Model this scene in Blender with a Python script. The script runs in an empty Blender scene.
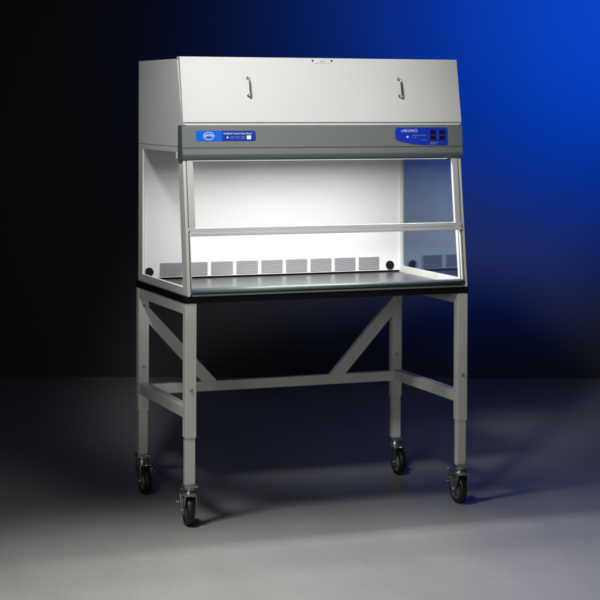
import bpy, bmesh, math, random
from mathutils import Vector, Matrix
random.seed(4)
S = bpy.context.scene
COL = S.collection

# ------------------------------------------------------------------ camera
cam = bpy.data.cameras.new("camera")
cam.sensor_width = 36.0
cam.lens = 36.0 * 1826.48 / 600.0
cam.shift_y = (121.15 - 300.0) / 600.0
cam.clip_start = 0.05
cam.clip_end = 200.0
co = bpy.data.objects.new("camera", cam)
COL.objects.link(co)
YAW, PIT, ROL = 0.36652, -0.0111, 0.00334
fwd = Vector((math.sin(YAW) * math.cos(PIT), math.cos(YAW) * math.cos(PIT), math.sin(PIT)))
rt = Vector((math.cos(YAW), -math.sin(YAW), 0))
up = rt.cross(fwd)
r2 = math.cos(ROL) * rt + math.sin(ROL) * up
u2 = -math.sin(ROL) * rt + math.cos(ROL) * up
CP = Vector((-2.32422, -7.40197, 1.81548))
co.matrix_world = Matrix(((r2.x, u2.x, -fwd.x, CP.x), (r2.y, u2.y, -fwd.y, CP.y), (r2.z, u2.z, -fwd.z, CP.z), (0, 0, 0, 1)))
S.camera = co

# ------------------------------------------------------------------ world, view
w = bpy.data.worlds.new("World")
S.world = w
w.use_nodes = True
w.node_tree.nodes["Background"].inputs[0].default_value = (0.55, 0.6, 0.7, 1)
w.node_tree.nodes["Background"].inputs[1].default_value = 0.035
S.view_settings.view_transform = 'Standard'
S.view_settings.look = 'None'
S.view_settings.exposure = 0.0
S.view_settings.gamma = 1.0
S.cycles.max_bounces = 10
S.cycles.transparent_max_bounces = 16
S.cycles.sample_clamp_indirect = 6.0
S.cycles.use_denoising = True
S.cycles.caustics_reflective = False

# ------------------------------------------------------------------ studio lamps
def aim(o, loc, target):
    o.location = loc
    o.rotation_euler = (Vector(target) - Vector(loc)).to_track_quat('-Z', 'Y').to_euler()

def area(name, loc, target, sx, sy, power, color=(1, 1, 1), spread=180):
    l = bpy.data.lights.new(name, 'AREA')
    l.shape = 'RECTANGLE'; l.size = sx; l.size_y = sy
    l.energy = power; l.color = color; l.spread = math.radians(spread)
    o = bpy.data.objects.new(name, l); COL.objects.link(o)
    aim(o, loc, target)
    return o

def spot(name, loc, target, power, color, cone, blend, radius):
    l = bpy.data.lights.new(name, 'SPOT')
    l.energy = power; l.color = color; l.spot_size = math.radians(cone); l.spot_blend = blend
    l.shadow_soft_size = radius
    o = bpy.data.objects.new(name, l); COL.objects.link(o)
    aim(o, loc, target)
    return o

# spot high in front on the left, turned on the hood and the cabinet front
spot("key_spot", (-1.15, -2.6, 3.7), (0.46, 0.1, 1.86), 730, (1.0, 1.0, 0.985), 31, 0.9, 0.30)
# overhead lamp, left of the bench, that lights the floor
spot("overhead_lamp", (-1.15, -0.75, 3.3), (0.15, -1.95, 0.0), 730, (1.0, 0.99, 0.965), 84, 1.0, 0.30)
# weak frontal fill light, added to brighten the braces and the back legs
area("front_fill", (-2.2, -3.6, 1.75), (0.75, 0.5, 0.8), 0.9, 0.9, 3.2, (1.0, 1.0, 0.985), 60)
# blue gelled lamp on the backdrop, from the right
spot("blue_backdrop_lamp", (3.34, 0.96, 2.5), (3.62, 3.16, 2.42), 1750, (0.0, 0.095, 1.0), 95, 1.0, 0.2)
# the cabinet's own lamp (below its tubes)
area("cabinet_lamp", (0.665, 0.185, 1.549), (0.665, 0.185, 1.0), 1.2, 0.09, 17, (1.0, 0.99, 0.985), 172)

# ------------------------------------------------------------------ materials
def mat(name, col, rough=0.5, metal=0.0, bump=0.0, bscale=300.0, var=0.0, vscale=6.0, spec=0.5, coat=0.0):
    m = bpy.data.materials.new(name); m.use_nodes = True
    nt = m.node_tree; b = nt.nodes["Principled BSDF"]
    b.inputs["Base Color"].default_value = (*col, 1)
    b.inputs["Roughness"].default_value = rough
    b.inputs["Metallic"].default_value = metal
    b.inputs["Specular IOR Level"].default_value = spec
    b.inputs["Coat Weight"].default_value = coat
    tc = nt.nodes.new("ShaderNodeTexCoord")
    if var > 0:
        n = nt.nodes.new("ShaderNodeTexNoise"); n.inputs["Scale"].default_value = vscale; n.inputs["Detail"].default_value = 6
        nt.links.new(tc.outputs["Object"], n.inputs["Vector"])
        mp = nt.nodes.new("ShaderNodeMapRange")
        mp.inputs["From Min"].default_value = 0.3; mp.inputs["From Max"].default_value = 0.7
        mp.inputs["To Min"].default_value = 1 - var; mp.inputs["To Max"].default_value = 1 + var
        nt.links.new(n.outputs["Fac"], mp.inputs["Value"])
        vm = nt.nodes.new("ShaderNodeVectorMath"); vm.operation = 'SCALE'
        vm.inputs[0].default_value = col
        nt.links.new(mp.outputs["Result"], vm.inputs["Scale"])
        nt.links.new(vm.outputs["Vector"], b.inputs["Base Color"])
        mr = nt.nodes.new("ShaderNodeMapRange")
        mr.inputs["To Min"].default_value = max(0.02, rough - 0.07); mr.inputs["To Max"].default_value = rough + 0.07
        nt.links.new(n.outputs["Fac"], mr.inputs["Value"])
        nt.links.new(mr.outputs["Result"], b.inputs["Roughness"])
    if bump > 0:
        n2 = nt.nodes.new("ShaderNodeTexNoise"); n2.inputs["Scale"].default_value = bscale; n2.inputs["Detail"].default_value = 3
        nt.links.new(tc.outputs["Object"], n2.inputs["Vector"])
        bp = nt.nodes.new("ShaderNodeBump"); bp.inputs["Strength"].default_value = bump; bp.inputs["Distance"].default_value = 0.002
        nt.links.new(n2.outputs["Fac"], bp.inputs["Height"])
        nt.links.new(bp.outputs["Normal"], b.inputs["Normal"])
    return m

M = {}
M['paint'] = mat('hood_paint', (0.62, 0.62, 0.605), 0.42, bump=0.12, bscale=420, var=0.02, vscale=3)
M['frame'] = mat('frame_paint', (0.60, 0.60, 0.56), 0.38, bump=0.08, bscale=420)
M['stand'] = mat('stand_paint', (0.57, 0.565, 0.53), 0.40, bump=0.15, bscale=350, var=0.04, vscale=9)
M['panel'] = mat('panel_grey', (0.165, 0.178, 0.177), 0.36, bump=0.10, bscale=700)
M['teal'] = mat('panel_edge_shade_grey', (0.085, 0.115, 0.12), 0.33, bump=0.05, bscale=500)
M['airfoil'] = mat('airfoil_grey', (0.10, 0.135, 0.14), 0.38)
M['steel'] = mat('brushed_steel', (0.55, 0.54, 0.51), 0.33, metal=0.85)
M['surface'] = mat('work_surface_grey', (0.065, 0.065, 0.067), 0.30, var=0.06, vscale=12, spec=0.4)
M['black'] = mat('black_resin', (0.004, 0.004, 0.0045), 0.45, spec=0.25)
M['white'] = mat('cabinet_white', (0.78, 0.78, 0.785), 0.38, bump=0.05, bscale=300, var=0.015, vscale=2)
M['slat'] = mat('grille_slat', (0.43, 0.44, 0.46), 0.45)
M['dark'] = mat('grille_recess', (0.10, 0.10, 0.11), 0.7)
M['plug'] = mat('rubber_plug', (0.004, 0.004, 0.004), 0.6, spec=0.2)
M['rubber'] = mat('tyre_rubber', (0.007, 0.007, 0.008), 0.48, bump=0.2, bscale=200)
M['rim'] = mat('caster_rim', (0.16, 0.155, 0.11), 0.5, var=0.15, vscale=60)
M['zinc'] = mat('zinc_plate', (0.36, 0.41, 0.41), 0.28, metal=0.9, var=0.2, vscale=50)
M['chrome'] = mat('chrome', (0.75, 0.75, 0.75), 0.12, metal=1.0)
M['alu'] = mat('sash_aluminium', (0.60, 0.60, 0.585), 0.36, metal=0.15)
M['gaptrim'] = mat('gap_and_trim_dark', (0.03, 0.03, 0.032), 0.6)
M['blue'] = mat('label_blue', (0.005, 0.11, 0.62), 0.4)
M['navy'] = mat('label_navy', (0.006, 0.035, 0.30), 0.4)
M['royal'] = mat('label_royal', (0.008, 0.035, 0.46), 0.4)
M['ink'] = mat('label_white_ink', (0.80, 0.82, 0.85), 0.5)
M['pale'] = mat('label_pale_ink', (0.22, 0.30, 0.55), 0.5)
M['silver'] = mat('label_silver_ink', (0.33, 0.33, 0.34), 0.5)
M['button'] = mat('button_black', (0.006, 0.006, 0.02), 0.35)
M['amber'] = mat('indicator_amber', (0.16, 0.12, 0.03), 0.4)
M['greyink'] = mat('sticker_grey_ink', (0.22, 0.26, 0.32), 0.5)

def glass_mat(name, tint):
    m = bpy.data.materials.new(name); m.use_nodes = True
    nt = m.node_tree; nt.nodes.clear()
    out = nt.nodes.new("ShaderNodeOutputMaterial")
    tr = nt.nodes.new("ShaderNodeBsdfTransparent"); tr.inputs[0].default_value = (*tint, 1)
    gl = nt.nodes.new("ShaderNodeBsdfGlossy"); gl.inputs["Roughness"].default_value = 0.01
    gl.inputs["Color"].default_value = (0.66, 0.88, 1, 1)
    fr = nt.nodes.new("ShaderNodeFresnel")
    geo = nt.nodes.new("ShaderNodeNewGeometry")
    mr = nt.nodes.new("ShaderNodeMapRange")
    mr.inputs["To Min"].default_value = 1.5; mr.inputs["To Max"].default_value = 1 / 1.5
    nt.links.new(geo.outputs["Backfacing"], mr.inputs["Value"])
    nt.links.new(mr.outputs["Result"], fr.inputs["IOR"])
    mx = nt.nodes.new("ShaderNodeMixShader")
    nt.links.new(fr.outputs[0], mx.inputs[0])
    nt.links.new(tr.outputs[0], mx.inputs[1]); nt.links.new(gl.outputs[0], mx.inputs[2])
    nt.links.new(mx.outputs[0], out.inputs[0])
    return m
M['glass'] = glass_mat('safety_glass', (0.955, 0.955, 0.95))

def emit_mat(name, col, s):
    m = bpy.data.materials.new(name); m.use_nodes = True
    b = m.node_tree.nodes["Principled BSDF"]
    b.inputs["Base Color"].default_value = (0.8, 0.8, 0.8, 1)
    b.inputs["Emission Color"].default_value = (*col, 1)
    b.inputs["Emission Strength"].default_value = s
    return m
M['tube'] = emit_mat('lamp_tube_glow', (1, 0.99, 0.98), 2.2)

# floor: pale grey studio floor, slightly glossy, faint scuffs
def floor_mat():
    m = bpy.data.materials.new('studio_floor'); m.use_nodes = True
    nt = m.node_tree; b = nt.nodes["Principled BSDF"]
    tc = nt.nodes.new("ShaderNodeTexCoord")
    n = nt.nodes.new("ShaderNodeTexNoise"); n.inputs["Scale"].default_value = 1.6; n.inputs["Detail"].default_value = 8; n.inputs["Roughness"].default_value = 0.62
    n2 = nt.nodes.new("ShaderNodeTexNoise"); n2.inputs["Scale"].default_value = 75; n2.inputs["Detail"].default_value = 6
    mp = nt.nodes.new("ShaderNodeMapping"); mp.inputs["Scale"].default_value = (1.0, 0.45, 1.0)
    nt.links.new(tc.outputs["Object"], mp.inputs[0])
    nt.links.new(mp.outputs[0], n.inputs["Vector"]); nt.links.new(tc.outputs["Object"], n2.inputs["Vector"])
    ad = nt.nodes.new("ShaderNodeMath"); ad.operation = 'ADD'
    nt.links.new(n.outputs["Fac"], ad.inputs[0]); nt.links.new(n2.outputs["Fac"], ad.inputs[1])
    r = nt.nodes.new("ShaderNodeValToRGB")
    r.color_ramp.elements[0].position = 0.30; r.color_ramp.elements[0].color = (0.225, 0.225, 0.22, 1)
    r.color_ramp.elements[1].position = 0.72; r.color_ramp.elements[1].color = (0.325, 0.325, 0.318, 1)
    hf = nt.nodes.new("ShaderNodeMath"); hf.operation = 'MULTIPLY'; hf.inputs[1].default_value = 0.5
    nt.links.new(ad.outputs[0], hf.inputs[0]); nt.links.new(hf.outputs[0], r.inputs[0])
    nt.links.new(r.outputs[0], b.inputs["Base Color"])
    mr = nt.nodes.new("ShaderNodeMapRange"); mr.inputs["To Min"].default_value = 0.27; mr.inputs["To Max"].default_value = 0.42
    nt.links.new(n.outputs["Fac"], mr.inputs["Value"]); nt.links.new(mr.outputs[0], b.inputs["Roughness"])
    bp = nt.nodes.new("ShaderNodeBump"); bp.inputs["Strength"].default_value = 0.16; bp.inputs["Distance"].default_value = 0.002
    nt.links.new(n2.outputs["Fac"], bp.inputs["Height"]); nt.links.new(bp.outputs[0], b.inputs["Normal"])
    return m
M['floor'] = floor_mat()
M['backdrop'] = mat('backdrop_paper', (0.055, 0.057, 0.06), 0.95, bump=0.05, bscale=60, spec=0.05)

# ------------------------------------------------------------------ mesh helpers
class MB:
    def __init__(self): self.bm = bmesh.new(); self.mats = []
    def mi(self, m):
        if m not in self.mats: self.mats.append(m)
        return self.mats.index(m)
    def _merge(self, tmp, m, smooth=False):
        i = self.mi(m)
        for f in tmp.faces:
            f.material_index = i
            if smooth: f.smooth = True
        me = bpy.data.meshes.new("tmp"); tmp.to_mesh(me); tmp.free()
        self.bm.from_mesh(me); bpy.data.meshes.remove(me)
    def box(self, x0, x1, y0, y1, z0, z1, m, bev=0.0015, seg=2):
        t = bmesh.new(); bmesh.ops.create_cube(t, size=1)
        for v in t.verts:
            v.co = Vector(((x0 + x1) / 2 + v.co.x * (x1 - x0), (y0 + y1) / 2 + v.co.y * (y1 - y0), (z0 + z1) / 2 + v.co.z * (z1 - z0)))
        if bev > 0: bmesh.ops.bevel(t, geom=t.edges[:], offset=bev, segments=seg, affect='EDGES', profile=0.5)
        self._merge(t, m); return self
    def prism(self, pts, a0, a1, axis, m, bev=0.0, seg=2, smooth=False):
        # pts = 2-D outline; axis 'x': pts are (y,z); axis 'y': pts are (x,z)
        t = bmesh.new()
        def P(q, a): return Vector((a, q[0], q[1])) if axis == 'x' else (Vector((q[0], a, q[1])) if axis == 'y' else Vector((q[0], q[1], a)))
        A = [t.verts.new(P(q, a0)) for q in pts]; B = [t.verts.new(P(q, a1)) for q in pts]
        t.faces.new(A); t.faces.new(list(reversed(B)))
        n = len(pts)
        for i in range(n): t.faces.new((A[i], B[i], B[(i + 1) % n], A[(i + 1) % n]))
        bmesh.ops.recalc_face_normals(t, faces=t.faces)
        if bev > 0: bmesh.ops.bevel(t, geom=t.edges[:], offset=bev, segments=seg, affect='EDGES', profile=0.5)
        self._merge(t, m, smooth); return self
    def cyl(self, p0, p1, r, m, n=24, r1=None, bev=0.0):
        p0, p1 = Vector(p0), Vector(p1); d = p1 - p0
        t = bmesh.new()
        bmesh.ops.create_cone(t, cap_ends=True, segments=n, radius1=r, radius2=r if r1 is None else r1, depth=d.length)
        if bev > 0:
            ed = [e for e in t.edges if abs(e.verts[0].co.z - e.verts[1].co.z) < 1e-6]
            bmesh.ops.bevel(t, geom=ed, offset=bev, segments=3, affect='EDGES', profile=0.5)
        q = d.to_track_quat('Z', 'Y')
        for v in t.verts: v.co = q @ v.co + (p0 + p1) / 2
        for f in t.faces: f.smooth = len(f.verts) == 4
        self._merge(t, m); return self
    def tube(self, pts, r, m, n=12):
        pts = [Vector(p) for p in pts]
        t = bmesh.new(); rings = []
        ref = None
        for i, p in enumerate(pts):
            d = (pts[min(i + 1, len(pts) - 1)] - pts[max(i - 1, 0)]).normalized()
            if ref is None: ref = d.orthogonal().normalized()
            ref = (ref - d * ref.dot(d)).normalized(); o = d.cross(ref)
            rings.append([t.verts.new(p + r * (math.cos(2 * math.pi * k / n) * ref + math.sin(2 * math.pi * k / n) * o)) for k in range(n)])
        for a, b in zip(rings, rings[1:]):
            for k in range(n): t.faces.new((a[k], a[(k + 1) % n], b[(k + 1) % n], b[k]))
        t.faces.new(rings[0][::-1]); t.faces.new(rings[-1])
        bmesh.ops.recalc_face_normals(t, faces=t.faces)
        self._merge(t, m, True); return self
    def lathe(self, prof, c, m, n=40, axis='x'):
        # prof = (axial, radius) closed loop
        t = bmesh.new(); rings = []
        for k in range(n):
            a = 2 * math.pi * k / n
            rings.append([t.verts.new(Vector((c[0] + q[0], c[1] + q[1] * math.cos(a), c[2] + q[1] * math.sin(a)))) for q in prof])
        for k in range(n):
            A, B = rings[k], rings[(k + 1) % n]
            for i in range(len(prof)):
                j = (i + 1) % len(prof)
                t.faces.new((A[i], A[j], B[j], B[i]))
        bmesh.ops.recalc_face_normals(t, faces=t.faces)
        self._merge(t, m, True); return self
    def xform(self, mtx):
        bmesh.ops.transform(self.bm, matrix=mtx, verts=self.bm.verts); return self
    def build(self, name, parent=None, label=None):
        me = bpy.data.meshes.new(name); self.bm.to_mesh(me); self.bm.free()
        for m in self.mats: me.materials.append(M[m])
        o = bpy.data.objects.new(name, me); COL.objects.link(o)
        if parent: o.parent = parent
        if label: o['label'] = label
        return o

def thing(name, label, cat):
    o = bpy.data.objects.new(name, None); COL.objects.link(o)
    o['label'] = label; o['category'] = cat; o.empty_display_size = 0.1
    return o

def text_mesh(s, size, mtx, bold=0.0, width=None):
    cu = bpy.data.curves.new("t", 'FONT'); cu.body = s; cu.size = size; cu.extrude = 0.0001; cu.offset = bold
    cu.align_x = 'LEFT'; cu.align_y = 'CENTER'
    o = bpy.data.objects.new("t", cu); COL.objects.link(o)
    bpy.context.view_layer.update()
    me = bpy.data.meshes.new_from_object(o.evaluated_get(bpy.context.evaluated_depsgraph_get()))
    COL.objects.unlink(o); bpy.data.objects.remove(o)
    xs = [v.co.x for v in me.vertices]
    sx = 1.0
    if width: sx = width / (max(xs) - min(xs))
    x0 = min(xs)
    for v in me.vertices: v.co = mtx @ Vector(((v.co.x - x0) * sx, v.co.y, v.co.z))
    return me

# ------------------------------------------------------------------ setting
f = MB().box(-9, 11, -9.5, 9, -0.2, 0.0, 'floor', 0).build('floor'); f['kind'] = 'structure'
# backdrop square to the camera, 11.97 m in front of it
hf = Vector((math.sin(YAW), math.cos(YAW), 0)); hr = Vector((math.cos(YAW), -math.sin(YAW), 0))
base = Vector((CP.x, CP.y, 0)) + hf * 11.97
bd = MB().box(-7.0, 5.2, 0.0, 0.1, 0.0, 5.5, 'backdrop', 0)
bd.xform(Matrix(((hr.x, hf.x, 0, base.x), (hr.y, hf.y, 0, base.y), (0, 0, 1, 0.001), (0, 0, 0, 1))))
b = bd.build('backdrop'); b['kind'] = 'structure'

# ------------------------------------------------------------------ base stand
W, D, LW, LD = 1.33, 0.7616, 0.050, 0.0422
ZO, ZI, ZR = 0.379, 0.177, 0.9524
stand = thing('base_stand', 'grey painted steel stand on four black casters with diagonal braces and thin black top', 'stand')
MB().box(-0.002, W + 0.001, -0.003, D + 0.003, 0.9526, 0.9822, 'black', 0.002).build('tabletop', stand, 'thin black resin top of the stand')

def leg(x0, y0, boltside):
    l = MB().box(x0, x0 + LW, y0, y0 + LD, ZO, ZR, 'stand', 0.003, 3).build('leg', stand)
    cx, cy = x0 + LW / 2, y0 + LD / 2
    MB().box(cx - 0.0215, cx + 0.0215, cy - 0.0175, cy + 0.0175, ZI, ZO + 0.05, 'stand', 0.003, 3).build('leg_extension', l)
    bx = x0 + LW / 2 + boltside * 0.003
    MB().cyl((bx, y0 + 0.001, 0.5835), (bx, y0 - 0.0015, 0.5835), 0.0075, 'steel', 20).cyl((bx, y0 - 0.001, 0.5835), (bx, y0 - 0.006, 0.5835), 0.0055, 'steel', 6).build('bolt', l)
    return l
leg(0, 0, 0.5); leg(W - LW, 0, 0.5); leg(0, D - LD, 0.5); leg(W - LW, D - LD, -0.5)
for x0 in (0.002, W - 0.048):
    MB().box(x0, x0 + 0.046, LD - 0.001, D - LD + 0.001, 0.461, 0.510, 'stand', 0.003, 3).build('crossbar', stand)
for x0 in (0.0015, W - 0.0405):
    MB().box(x0, x0 + 0.039, LD - 0.001, D - LD + 0.001, 0.904, 0.9518, 'stand', 0.003, 3).build('top_rail', stand)
MB().box(LW - 0.001, W - LW + 0.001, 0.7215, 0.7575, 0.4545, 0.5015, 'stand', 0.003, 3).build('stretcher', stand)

def brace(p0, p1, p2, p3):
    # outline in XZ, just proud of the rear legs
    MB().prism([p0, p1, p2, p3], 0.7155, 0.7455, 'y', 'stand', 0.002).build('brace', stand)
    
brace((0.012, 0.898), (0.3816, 0.5025), (0.306, 0.5025), (0.012, 0.8235))
brace((W - 0.018, 0.8985), (0.9535, 0.5025), (1.031, 0.5025), (W - 0.018, 0.8115))
MB().cyl((0.024, 0.717, 0.868), (0.024, 0.712, 0.868), 0.006, 'zinc', 16).build('brace_screw', stand)
MB().cyl((W - 0.028, 0.717, 0.868), (W - 0.028, 0.712, 0.868), 0.006, 'zinc', 16).build('brace_screw', stand)

def arc(cx, cz, r, a0, a1, n):
    return [(cx + r * math.cos(math.radians(a0 + (a1 - a0) * k / n)), cz + r * math.sin(math.radians(a0 + (a1 - a0) * k / n))) for k in range(n + 1)]

def caster(x, y, rz, trail, name='caster'):
    """built about the swivel axis at the origin; wheel trails to +Y (rear) before rz"""
    T = Matrix.Translation((x, y, 0)) @ Matrix.Rotation(rz, 4, 'Z')
    ty = trail; R = 0.0635; wz = R
    # foot plate welded to the leg, square to the stand
    root = MB().box(x - 0.030, x + 0.030, y - 0.030, y + 0.030, 0.1675, 0.1785, 'zinc', 0.002).build(name, stand)
    a = MB()
    a.cyl((0, 0, 0.1682), (0, 0, 0.158), 0.030, 'zinc', 32, bev=0.002).cyl((0, 0, 0.1585), (0, 0, 0.146), 0.024, 'zinc', 32, r1=0.029, bev=0.001)
    a.cyl((0, 0, 0.1465), (0, 0, 0.134), 0.033, 'zinc', 32, bev=0.002)
    a.xform(T).build('swivel', root)
    fk = MB()
    fk.box(-0.026, 0.026, -0.030, 0.050, 0.1305, 0.1355, 'zinc', 0.0015)
    for sx in (-1, 1):
        pts = [(-0.030, 0.133), (0.050, 0.133), (0.054, 0.112), (ty + 0.018, wz - 0.004), (ty + 0.010, wz - 0.015), (ty - 0.010, wz - 0.015), (ty - 0.018, wz - 0.002), (-0.028, 0.108)]
        x0, x1 = sorted((sx * 0.0225, sx * 0.0265))
        fk.prism(pts, x0, x1, 'x', 'zinc', 0.0008)
    fk.xform(T).build('fork', root)
    ax = MB().cyl((-0.034, ty, wz), (0.034, ty, wz), 0.0055, 'zinc', 16)
    for sx in (-1, 1):
        ax.cyl((sx * 0.0262, ty, wz), (sx * 0.033, ty, wz), 0.0105, 'zinc', 6)
    ax.xform(T).build('axle', root)
    hw = 0.0165
    prof = [(-hw + 0.001, 0.045), (-hw, 0.050), (-hw + 0.0005, 0.056), (-hw + 0.004, 0.0615), (-hw + 0.010, R), (hw - 0.010, R), (hw - 0.004, 0.0615), (hw - 0.0005, 0.056), (hw, 0.050), (hw - 0.001, 0.045)]
    MB().lathe(prof, (0, ty, wz), 'rubber', 64).xform(T).build('tyre', root)
    pr = [(-hw + 0.003, 0.0455), (hw - 0.003, 0.0455), (hw - 0.003, 0.040), (hw - 0.009, 0.036), (hw - 0.009, 0.020), (hw + 0.004, 0.016), (hw + 0.004, 0.005),
          (-hw - 0.004, 0.005), (-hw - 0.004, 0.016), (-hw + 0.009, 0.020), (-hw + 0.009, 0.036), (-hw + 0.003, 0.040)]
    MB().lathe(pr, (0, ty, wz), 'rim', 48).xform(T).build('rim', root)
    bk = MB()
    # brake pedal with rolled tip and its side linkage, over the trailing side of the wheel
    bk.prism([(0.040, 0.129), (0.062, 0.141), (0.086, 0.145), (0.092, 0.140), (0.089, 0.136), (0.066, 0.133), (0.048, 0.124)], -0.019, 0.019, 'x', 'zinc', 0.0008)
    bk.cyl((-0.022, 0.090, 0.1415), (0.022, 0.090, 0.1415), 0.0048, 'zinc', 14)
    bk.prism([(0.040, 0.134), (0.062, 0.130), (0.058, 0.108), (0.038, 0.070), (0.020, 0.068), (0.030, 0.104)], -0.0310, -0.0282, 'x', 'zinc', 0.0006)
    bk.cyl((-0.0325, 0.046, 0.112), (-0.026, 0.046, 0.112), 0.0065, 'zinc', 6)
    bk.cyl((-0.046, 0.040, 0.098), (-0.028, 0.040, 0.098), 0.0035, 'zinc', 12)
    bk.cyl((-0.050, 0.040, 0.098), (-0.043, 0.040, 0.098), 0.006, 'zinc', 6)
    bk.xform(T).build('brake_lever', root)
    return root

caster(0.025, 0.0211, math.radians(-5), 0.016)
caster(W - 0.025, 0.0211, math.radians(0), 0.016)
caster(0.025, D - 0.0211, math.radians(181), 0.040)
caster(W - 0.025, D - 0.0211, math.radians(180), 0.040)

# ------------------------------------------------------------------ clean bench
XI = 0.007; XR = W - XI
bench = thing('clean_bench', 'off-white vertical clean bench with glass sides and lit interior standing on the black stand top', 'clean bench')

SL = (0.113 - 0.0585) / (2.005 - 1.7205)                   # door slope, dy/dz
def ydoor(z): return 0.0585 + (z - 1.7205) * SL
def yfront(z): return -0.012 + (z - 0.983) * (0.077 / 0.574)   # slanted glass plane

# hood shell: two side skins, roof, back, inner ceiling
DT = 0.026
sidepts = [(0.754, 1.6165), (0.754, 1.996), (ydoor(1.996) + DT + 0.016, 1.996), (ydoor(1.722) + DT - 0.002, 1.722), (0.0640, 1.7195), (0.0640, 1.7105), (0.1135, 1.7085), (0.1145, 1.6165)]
hood = MB()
hood.prism(sidepts, XI, XI + 0.012, 'x', 'paint', 0.0012)
hood.prism(sidepts, XR - 0.012, XR, 'x', 'paint', 0.0012)
hood.box(XI + 0.011, XR - 0.011, 0.16, 0.7535, 1.984, 1.9955, 'paint', 0.001)
hood.box(XI + 0.011, XR - 0.011, 0.742, 0.7535, 0.984, 1.9845, 'paint', 0.001)
hood.box(XI + 0.011, XR - 0.011, 0.0645, 0.12, 1.7084, 1.7192, 'paint', 0.001)
hood.build('hood', bench)
MB().box(XI + 0.014, XR - 0.014, 0.135, 0.741, 1.598, 1.612, 'frame', 0).build('inner_ceiling', bench)

# hinged front door
door = MB()
z0, z1 = 1.7215, 2.005
door.prism([(ydoor(z0), z0), (ydoor(z1), z1), (ydoor(z1) + DT + 0.018, z1 + 0.0005), (ydoor(z1) + DT + 0.018, z1 - 0.008), (ydoor(z1) + DT, z1 - 0.012), (ydoor(z0) + DT - 0.004, z0)], XI - 0.0012, XR + 0.0012, 'x', 'paint', 0.002, 3)
door_o = door.build('front_door', bench)

def handle(x):
    zt, zb = 1.914, 1.838
    h = MB()
    so = 0.030
    yt, yb = ydoor(zt), ydoor(zb)
    pts = [(x, yt + 0.004, zt), (x, yt - so * 0.55, zt)]
    for k in range(7):
        a = math.radians(90 * k / 6)
        pts.append((x, yt - so * 0.55 - 0.010 * math.sin(a), zt - 0.010 * (1 - math.cos(a))))
    pts2 = [(x, yb + 0.004, zb), (x, yb - so * 0.55, zb)]
    for k in range(7):
        a = math.radians(90 * k / 6)
        pts2.append((x, yb - so * 0.55 - 0.010 * math.sin(a), zb + 0.010 * (1 - math.cos(a))))
    h.tube(pts + pts2[::-1], 0.0036, 'chrome', 14)
    for z in (zt, zb): h.cyl((x, ydoor(z) + 0.002, z), (x, ydoor(z) - 0.0025, z), 0.0068, 'chrome', 20, bev=0.0006)
    return h.build('handle', door_o)
handle(0.308); handle(1.0255)
for x in (0.6175, 0.708):
    MB().cyl((x, ydoor(1.993) + 0.001, 1.993), (x, ydoor(1.993) - 0.0018, 1.993), 0.0042, 'gaptrim', 16).build('screw', door_o)
pl = MB()
pl.box(0.650, 0.674, ydoor(1.990) - 0.0006, ydoor(1.990) + 0.003, 1.9885, 1.9915, 'greyink', 0)
for k in range(11):
    if k in (3, 8): continue
    pl.box(0.629 + k * 0.0062, 0.6335 + k * 0.0062, ydoor(1.9815) - 0.0006, ydoor(1.9815) + 0.002, 1.9805, 1.9826, 'greyink', 0)
pl.build('small_print', door_o)

# control panel: flat face, split line, rolled lower lip
PX0, PX1 = 0.001, 1.3255
def ypan(z): return 0.0518 + (z - 1.611) * 0.085
cp = MB()
cp.prism([(ypan(1.6125), 1.6125), (ypan(1.708), 1.708), (0.113, 1.7075), (0.114, 1.6125)], PX0, PX1, 'x', 'panel', 0.0015)
panel = cp.build('control_panel', bench)
lip = MB()
lp = [(0.0515, 1.6105), (0.049, 1.595)] + [(0.073 + 0.0255 * math.cos(math.radians(a)), 1.5835 + 0.0265 * math.sin(math.radians(a))) for a in range(170, 275, 8)] + [(0.114, 1.557), (0.114, 1.6105)]
lip.prism(lp, PX0, PX1, 'x', 'panel', 0.0)
lo = lip.build('panel_lip', bench)
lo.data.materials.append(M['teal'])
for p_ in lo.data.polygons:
    if p_.center.z < 1.5845 and p_.center.y < 0.11: p_.material_index = 1  # lower roll gets a darker grey that deepens its shade
MB().box(PX0 + 0.003, PX1 - 0.003, 0.060, 0.112, 1.6095, 1.6135, 'gaptrim', 0).build('panel_seam', panel)
for x0, x1 in ((PX0 - 0.0022, PX0 + 0.0003), (PX1 - 0.0003, PX1 + 0.0022)):
    ends = [(y + 0.0012, z) for y, z in lp[:-2]] + [(0.1155, 1.5565), (0.1155, 1.7080), (ypan(1.7080) + 0.001, 1.7080)]
    MB().prism(ends, x0, x1, 'x', 'teal', 0.0006).build('end_cap', panel)

# --- writing on the panel
tilt = math.atan(0.085)
def PM(x, z, off):   # matrix: local x right, local y up the panel, local z towards the viewer
    y = ypan(z) - off
    return Matrix.Translation((x, y, z)) @ Matrix.Rotation(math.pi / 2 - tilt, 4, 'X')
def plate(outline, cx, cz, off, th, m, name, parent, label=None):
    b_ = MB(); b_.prism(outline, -th, 0, 'z', m); b_.xform(PM(cx, cz, off)); return b_.build(name, parent, label)
def rrect(w_, h_, r, n=6):
    pts = []
    for sx, sy, a in ((1, 1, 0), (-1, 1, 90), (-1, -1, 180), (1, -1, 270)):
        for k in range(n + 1):
            t = math.radians(a + 90 * k / n)
            pts.append((sx * (w_ / 2 - r) + r * math.cos(t), sy * (h_ / 2 - r) + r * math.sin(t)))
    return pts
def add_text(s, x, z, size, m, parent, width=None, off=0.0012, bold=0.0, name='lettering'):
    me = text_mesh(s, size, PM(x, z, off), bold, width)
    me.materials.clear(); me.materials.append(M[m]); me.name = name
    o = bpy.data.objects.new(name, me); COL.objects.link(o); o.parent = parent
    return o

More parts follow.
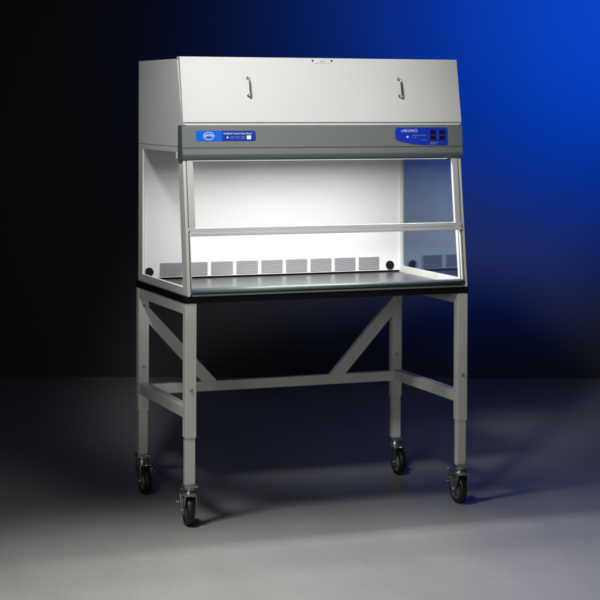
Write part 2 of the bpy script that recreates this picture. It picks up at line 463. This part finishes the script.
# left label
LXc, LZc, LWd, LHt = 0.1975, 1.6635, 0.272, 0.0450
ll = plate(rrect(LWd, LHt, 0.009), LXc, LZc, 0.0006, 0.0016, 'blue', 'name_label', panel, 'blue rounded label with white oval badge')
half = [p for p in rrect(LWd, LHt, 0.009)]
hx = -0.018
cut = [(hx, LHt / 2)] + [(hx, -LHt / 2)]
rp = [p for p in half if p[0] > 0]
top = [p for p in rp if p[1] > 0]; bot = [p for p in rp if p[1] <= 0]
plate([(hx, -LHt / 2)] + bot + top + [(hx, LHt / 2)] if False else [(hx, -LHt / 2)] + sorted(bot, key=lambda p: math.atan2(p[1] + LHt / 2 - 0.009, p[0] - LWd / 2 + 0.009)) + sorted(top, key=lambda p: math.atan2(p[1] - LHt / 2 + 0.009, p[0] - LWd / 2 + 0.009)) + [(hx, LHt / 2)],
      LXc, LZc, 0.0009, 0.0010, 'navy', 'navy_field', ll)
# oval badge
ocx, ocz = 0.1196, 1.6635
ring = MB()
N = 40
def ell(a, rx, ry): return (rx * math.cos(a), ry * math.sin(a))
for k in range(N):
    a0, a1 = 2 * math.pi * k / N, 2 * math.pi * (k + 1) / N
    ring.prism([ell(a0, 0.0245, 0.0170), ell(a1, 0.0245, 0.0170), ell(a1, 0.0222, 0.0150), ell(a0, 0.0222, 0.0150)], -0.0008, 0, 'z', 'ink')
for k in range(12):   # arched silver band with lettering marks inside the oval
    a0, a1 = math.radians(155 - 130 * k / 12), math.radians(155 - 130 * (k + 1) / 12)
    def q(a, r): return (r * 1.15 * math.cos(a), r * 0.86 * math.sin(a) - 0.0085)
    ring.prism([q(a0, 0.0205), q(a1, 0.0205), q(a1, 0.0105), q(a0, 0.0105)], -0.0007, 0, 'z', 'silver')
    if k % 3 != 2:
        am = (a0 + a1) / 2
        ring.prism([q(am + 0.05, 0.0182), q(am - 0.05, 0.0182), q(am - 0.06, 0.0128), q(am + 0.06, 0.0128)], -0.0004, 0.0003, 'z', 'ink')
ring.xform(PM(ocx, ocz, 0.0012)).build('oval_badge', ll)
add_text('Purifier\u00ae Vertical Clean Bench', 0.187, 1.6735, 0.0105, 'ink', ll, width=0.128, off=0.0014)
plate(rrect(0.0205, 0.0165, 0.004), 0.3015, 1.6570, 0.0014, 0.0005, 'ink', 'symbol', ll)
plate(rrect(0.008, 0.0065, 0.001), 0.204, 1.6570, 0.0014, 0.0005, 'ink', 'symbol', ll)
ps = MB()
for k in range(14):
    if k in (4, 9): continue
    ps.prism([(k * 0.0048, 0), (k * 0.0048 + 0.0036, 0), (k * 0.0048 + 0.0036, 0.0022), (k * 0.0048, 0.0022)], -0.0004, 0, 'z', 'pale')
    ps.prism([(k * 0.0048, -0.0060), (k * 0.0048 + 0.0036, -0.0060), (k * 0.0048 + 0.0036, -0.0042), (k * 0.0048, -0.0042)], -0.0004, 0, 'z', 'pale')
ps.xform(PM(0.217, 1.6590, 0.0014)).build('fine_print', ll)

# right label: slanting lower edge
RX, RZ = 0.995, 1.6975
def RP(u, v): return ((u - 396.1) * 0.00495, -(v - 128.2) * 0.0046)
out = [RP(398.6, 128.2), RP(446.4, 128.2), RP(447.8, 129.0), RP(448.3, 130.4), RP(448.3, 143.4), RP(447.8, 145.0), RP(446.2, 145.8), RP(436, 145.8), RP(424, 145.5), RP(414, 144.6), RP(405, 142.9), RP(399.0, 141.3), RP(397.0, 140.2), RP(396.1, 138.2), RP(396.1, 130.8), RP(396.7, 129.0)]
rl = plate(out, RX, RZ, 0.0006, 0.0016, 'royal', 'key_label', panel, 'blue label with white lettering and black keys')
def rt_(s, u, v, size, m, width, bold=0.0):
    x, z = RP(u, v); return add_text(s, RX + x, RZ + z, size, m, rl, width=width, bold=bold, off=0.0014)
rt_('LABCONCO', 402.0, 131.3, 0.0175, 'ink', 0.080)
x, z = RP(407.9, 137.2); plate(rrect(0.010, 0.0085, 0.002), RX + x, RZ + z, 0.0014, 0.0005, 'ink', 'symbol', rl)
fp = MB()
def dashes(u0, v, n, pitch, h, m='pale', L=0.7):
    for k in range(n):
        a, zz = RP(u0 + k * pitch, v)
        fp.prism([(a, zz), (a + 0.00495 * pitch * L, zz), (a + 0.00495 * pitch * L, zz + h), (a, zz + h)], -0.0004, 0, 'z', m)
dashes(413, 136.0, 13, 1.05, 0.0024, 'silver'); dashes(412.3, 138.2, 2, 3.0, 0.003, 'silver', 0.4)
dashes(422.0, 140.6, 6, 0.9, 0.0020)
dashes(430.5, 143.2, 9, 0.95, 0.0028, 'silver'); dashes(430.5, 144.5, 6, 0.95, 0.0028, 'silver')
fp.xform(PM(RX, RZ, 0.0014)).build('fine_print', rl)
for cu in (433.4, 442.4):
    for cv in (133.0, 138.4):
        x, z = RP(cu, cv)
        k_ = plate(rrect(0.027, 0.0205, 0.004), RX + x, RZ + z, 0.0026, 0.0024, 'button', 'key', rl)
        plate(rrect(0.015, 0.0022, 0.0005), RX + x, RZ + z - 0.0105, 0.0030, 0.0005, 'amber', 'indicator', rl)
for cu in (429.6, 438.2):
    for cv in (131.2, 134.2, 137.4):
        x, z = RP(cu, cv); plate(rrect(0.0026, 0.0026, 0.0008), RX + x, RZ + z, 0.0014, 0.0005, 'pale', 'lamp_dot', rl)

# --- interior
MB().box(XI + 0.013, XR - 0.012, 0.705, 0.716, 0.9955, 1.5975, 'white', 0.001).build('rear_wall', bench)
for k in range(9):
    x0 = 0.0975 + k * 0.12445; wd = 0.106; za, zb = 1.0025, 1.0625
    g = MB(); g.box(x0, x0 + wd, 0.7035, 0.7056, za, zb, 'dark', 0)
    n = 15; p_ = (zb - za) / n
    for j in range(n):
        g.box(x0, x0 + wd, 0.7008, 0.7037, za + j * p_ + 0.0006, za + j * p_ + p_ * 0.66, 'slat', 0)
    g.build('grille', bench)
for x, z in ((0.0435, 1.0235), (1.2555, 1.0215)):
    MB().cyl((x, 0.7055, z), (x, 0.6965, z), 0.0205, 'plug', 40, bev=0.002).cyl((x, 0.697, z), (x, 0.6935, z), 0.012, 'plug', 32, bev=0.001).build('round_plug', bench)
MB().box(XI + 0.016, XR - 0.016, 0.030, 0.741, 0.9828, 0.987, 'surface', 0).build('work_surface', bench)
MB().box(XI + 0.016, XR - 0.016, 0.7175, 0.7405, 0.9872, 1.02, 'black', 0).build('rear_gap_shade', bench)  # black block stands in for the shade in the gap below the wall

# airfoil at the front edge: rounded bar above a steel lip
af = MB()
ap = [(0.058, 0.9895), (0.058, 0.9990)] + [(0.006 + 0.020 * math.cos(math.radians(a)), 1.0040 + 0.0125 * math.sin(math.radians(a))) for a in range(80, 250, 10)] + [(0.010, 0.9895)]
af.prism(ap, XI + 0.018, XR - 0.014, 'x', 'airfoil', 0, smooth=True)
ao = af.build('airfoil', bench)
MB().box(XI + 0.020, XR - 0.016, -0.0125, 0.032, 0.9826, 0.9905, 'steel', 0.0015).build('front_lip', bench)

# side frames (left and right), glass and sash tracks
def side_frame(xa, xb, outer_sign):
    s = MB()
    def q(z, d=0.0): return (yfront(z) + d, z)
    zb, zt = 0.9826, 1.6145
    s.prism([q(zb), q(zt), q(zt, 0.070), q(zb, 0.070)], xa, xb, 'x', 'frame', 0.0015)       # front post
    s.prism([(0.686, zb), (0.754, zb), (0.754, zt), (0.686, zt)], xa, xb, 'x', 'frame', 0.0015)   # rear post
    s.prism([(yfront(1.592) + 0.069, 1.592), (0.687, 1.592), (0.687, zt), (yfront(zt) + 0.069, zt)], xa + 0.0003, xb - 0.0003, 'x', 'frame', 0.001)
    s.prism([(yfront(zb) + 0.069, zb), (0.687, zb), (0.687, 1.0175), (yfront(1.0175) + 0.069, 1.0175)], xa + 0.0003, xb - 0.0003, 'x', 'frame', 0.001)
    o = s.build('side_frame', bench)
    xm = (xa + xb) / 2
    MB().prism([(yfront(1.01) + 0.066, 1.010), (0.690, 1.010), (0.690, 1.598), (yfront(1.598) + 0.066, 1.598)], xm - 0.0025, xm + 0.0025, 'x', 'glass').build('side_glass', o)
    return o
sl = side_frame(XI, XI + 0.0125, -1)
sr = side_frame(XR - 0.0125, XR, 1)
for xa, par in ((XI + 0.0150, sl), (XR - 0.0215, sr)):    # sash track: dark groove and inner flange
    t = MB(); t.prism([(yfront(0.992) + 0.004, 0.992), (yfront(1.61) + 0.004, 1.61), (yfront(1.61) + 0.018, 1.61), (yfront(0.992) + 0.018, 0.992)], xa, xa + 0.0065, 'x', 'alu', 0.0008)
    t.build('sash_track', par)
for xa, par in ((XI + 0.0122, sl), (XR - 0.0152, sr)):
    MB().prism([(yfront(0.992) + 0.0012, 0.992), (yfront(1.61) + 0.0012, 1.61), (yfront(1.61) + 0.040, 1.61), (yfront(0.992) + 0.040, 0.992)], xa, xa + 0.003, 'x', 'gaptrim').build('track_gap_shade', par)  # dark strip painted in as the shaded gap between post and sash
MB().cyl((XI - 0.0012, yfront(1.46) + 0.035, 1.46), (XI + 0.001, yfront(1.46) + 0.035, 1.46), 0.0028, 'gaptrim', 14).build('screw', sl)

# sliding sash: two stiles, bottom rail, handle bar, glass
def slab(m_, x0, x1, za, zb, d0, d1, mt, bev=0.001):
    m_.prism([(yfront(za) + d0, za), (yfront(zb) + d0, zb), (yfront(zb) + d1, zb), (yfront(za) + d1, za)], x0, x1, 'x', mt, bev)
sash = MB()
SA, SB = 0.0245, 1.3055
slab(sash, SA, SA + 0.0265, 1.269, 1.600, -0.002, 0.016, 'alu')
slab(sash, SB - 0.0265, SB, 1.269, 1.600, -0.002, 0.016, 'alu')
slab(sash, SA - 0.006, SB + 0.006, 1.2535, 1.2705, -0.004, 0.018, 'alu', 0.002)
so = sash.build('sash', bench)
hb = MB(); slab(hb, SA - 0.003, SB + 0.003, 1.2365, 1.2515, -0.011, 0.014, 'alu', 0.004); hb.build('sash_handle', so)
sg = MB(); slab(sg, SA + 0.020, SB - 0.020, 1.2515, 1.598, 0.004, 0.009, 'glass', 0); sg.build('sash_glass', so)
for x in (SA - 0.005, SB + 0.002):
    g = MB(); slab(g, x, x + 0.003, 1.249, 1.262, -0.0055, 0.010, 'gaptrim', 0); g.build('stop_block', so)

# lamp under the hood: housing open below, with two tubes
lh = MB()
lh.prism([(0.1165, 1.561), (0.1165, 1.5965), (0.246, 1.5965), (0.246, 1.5600), (0.244, 1.5600), (0.244, 1.590), (0.119, 1.590), (0.119, 1.561)], 0.03, 1.30, 'x', 'white')
lh.build('lamp_housing', bench)
for y in (0.1335, 0.215):
    MB().cyl((0.045, y, 1.5665), (1.285, y, 1.5665), 0.0125, 'tube', 20).build('lamp_tube', bench)
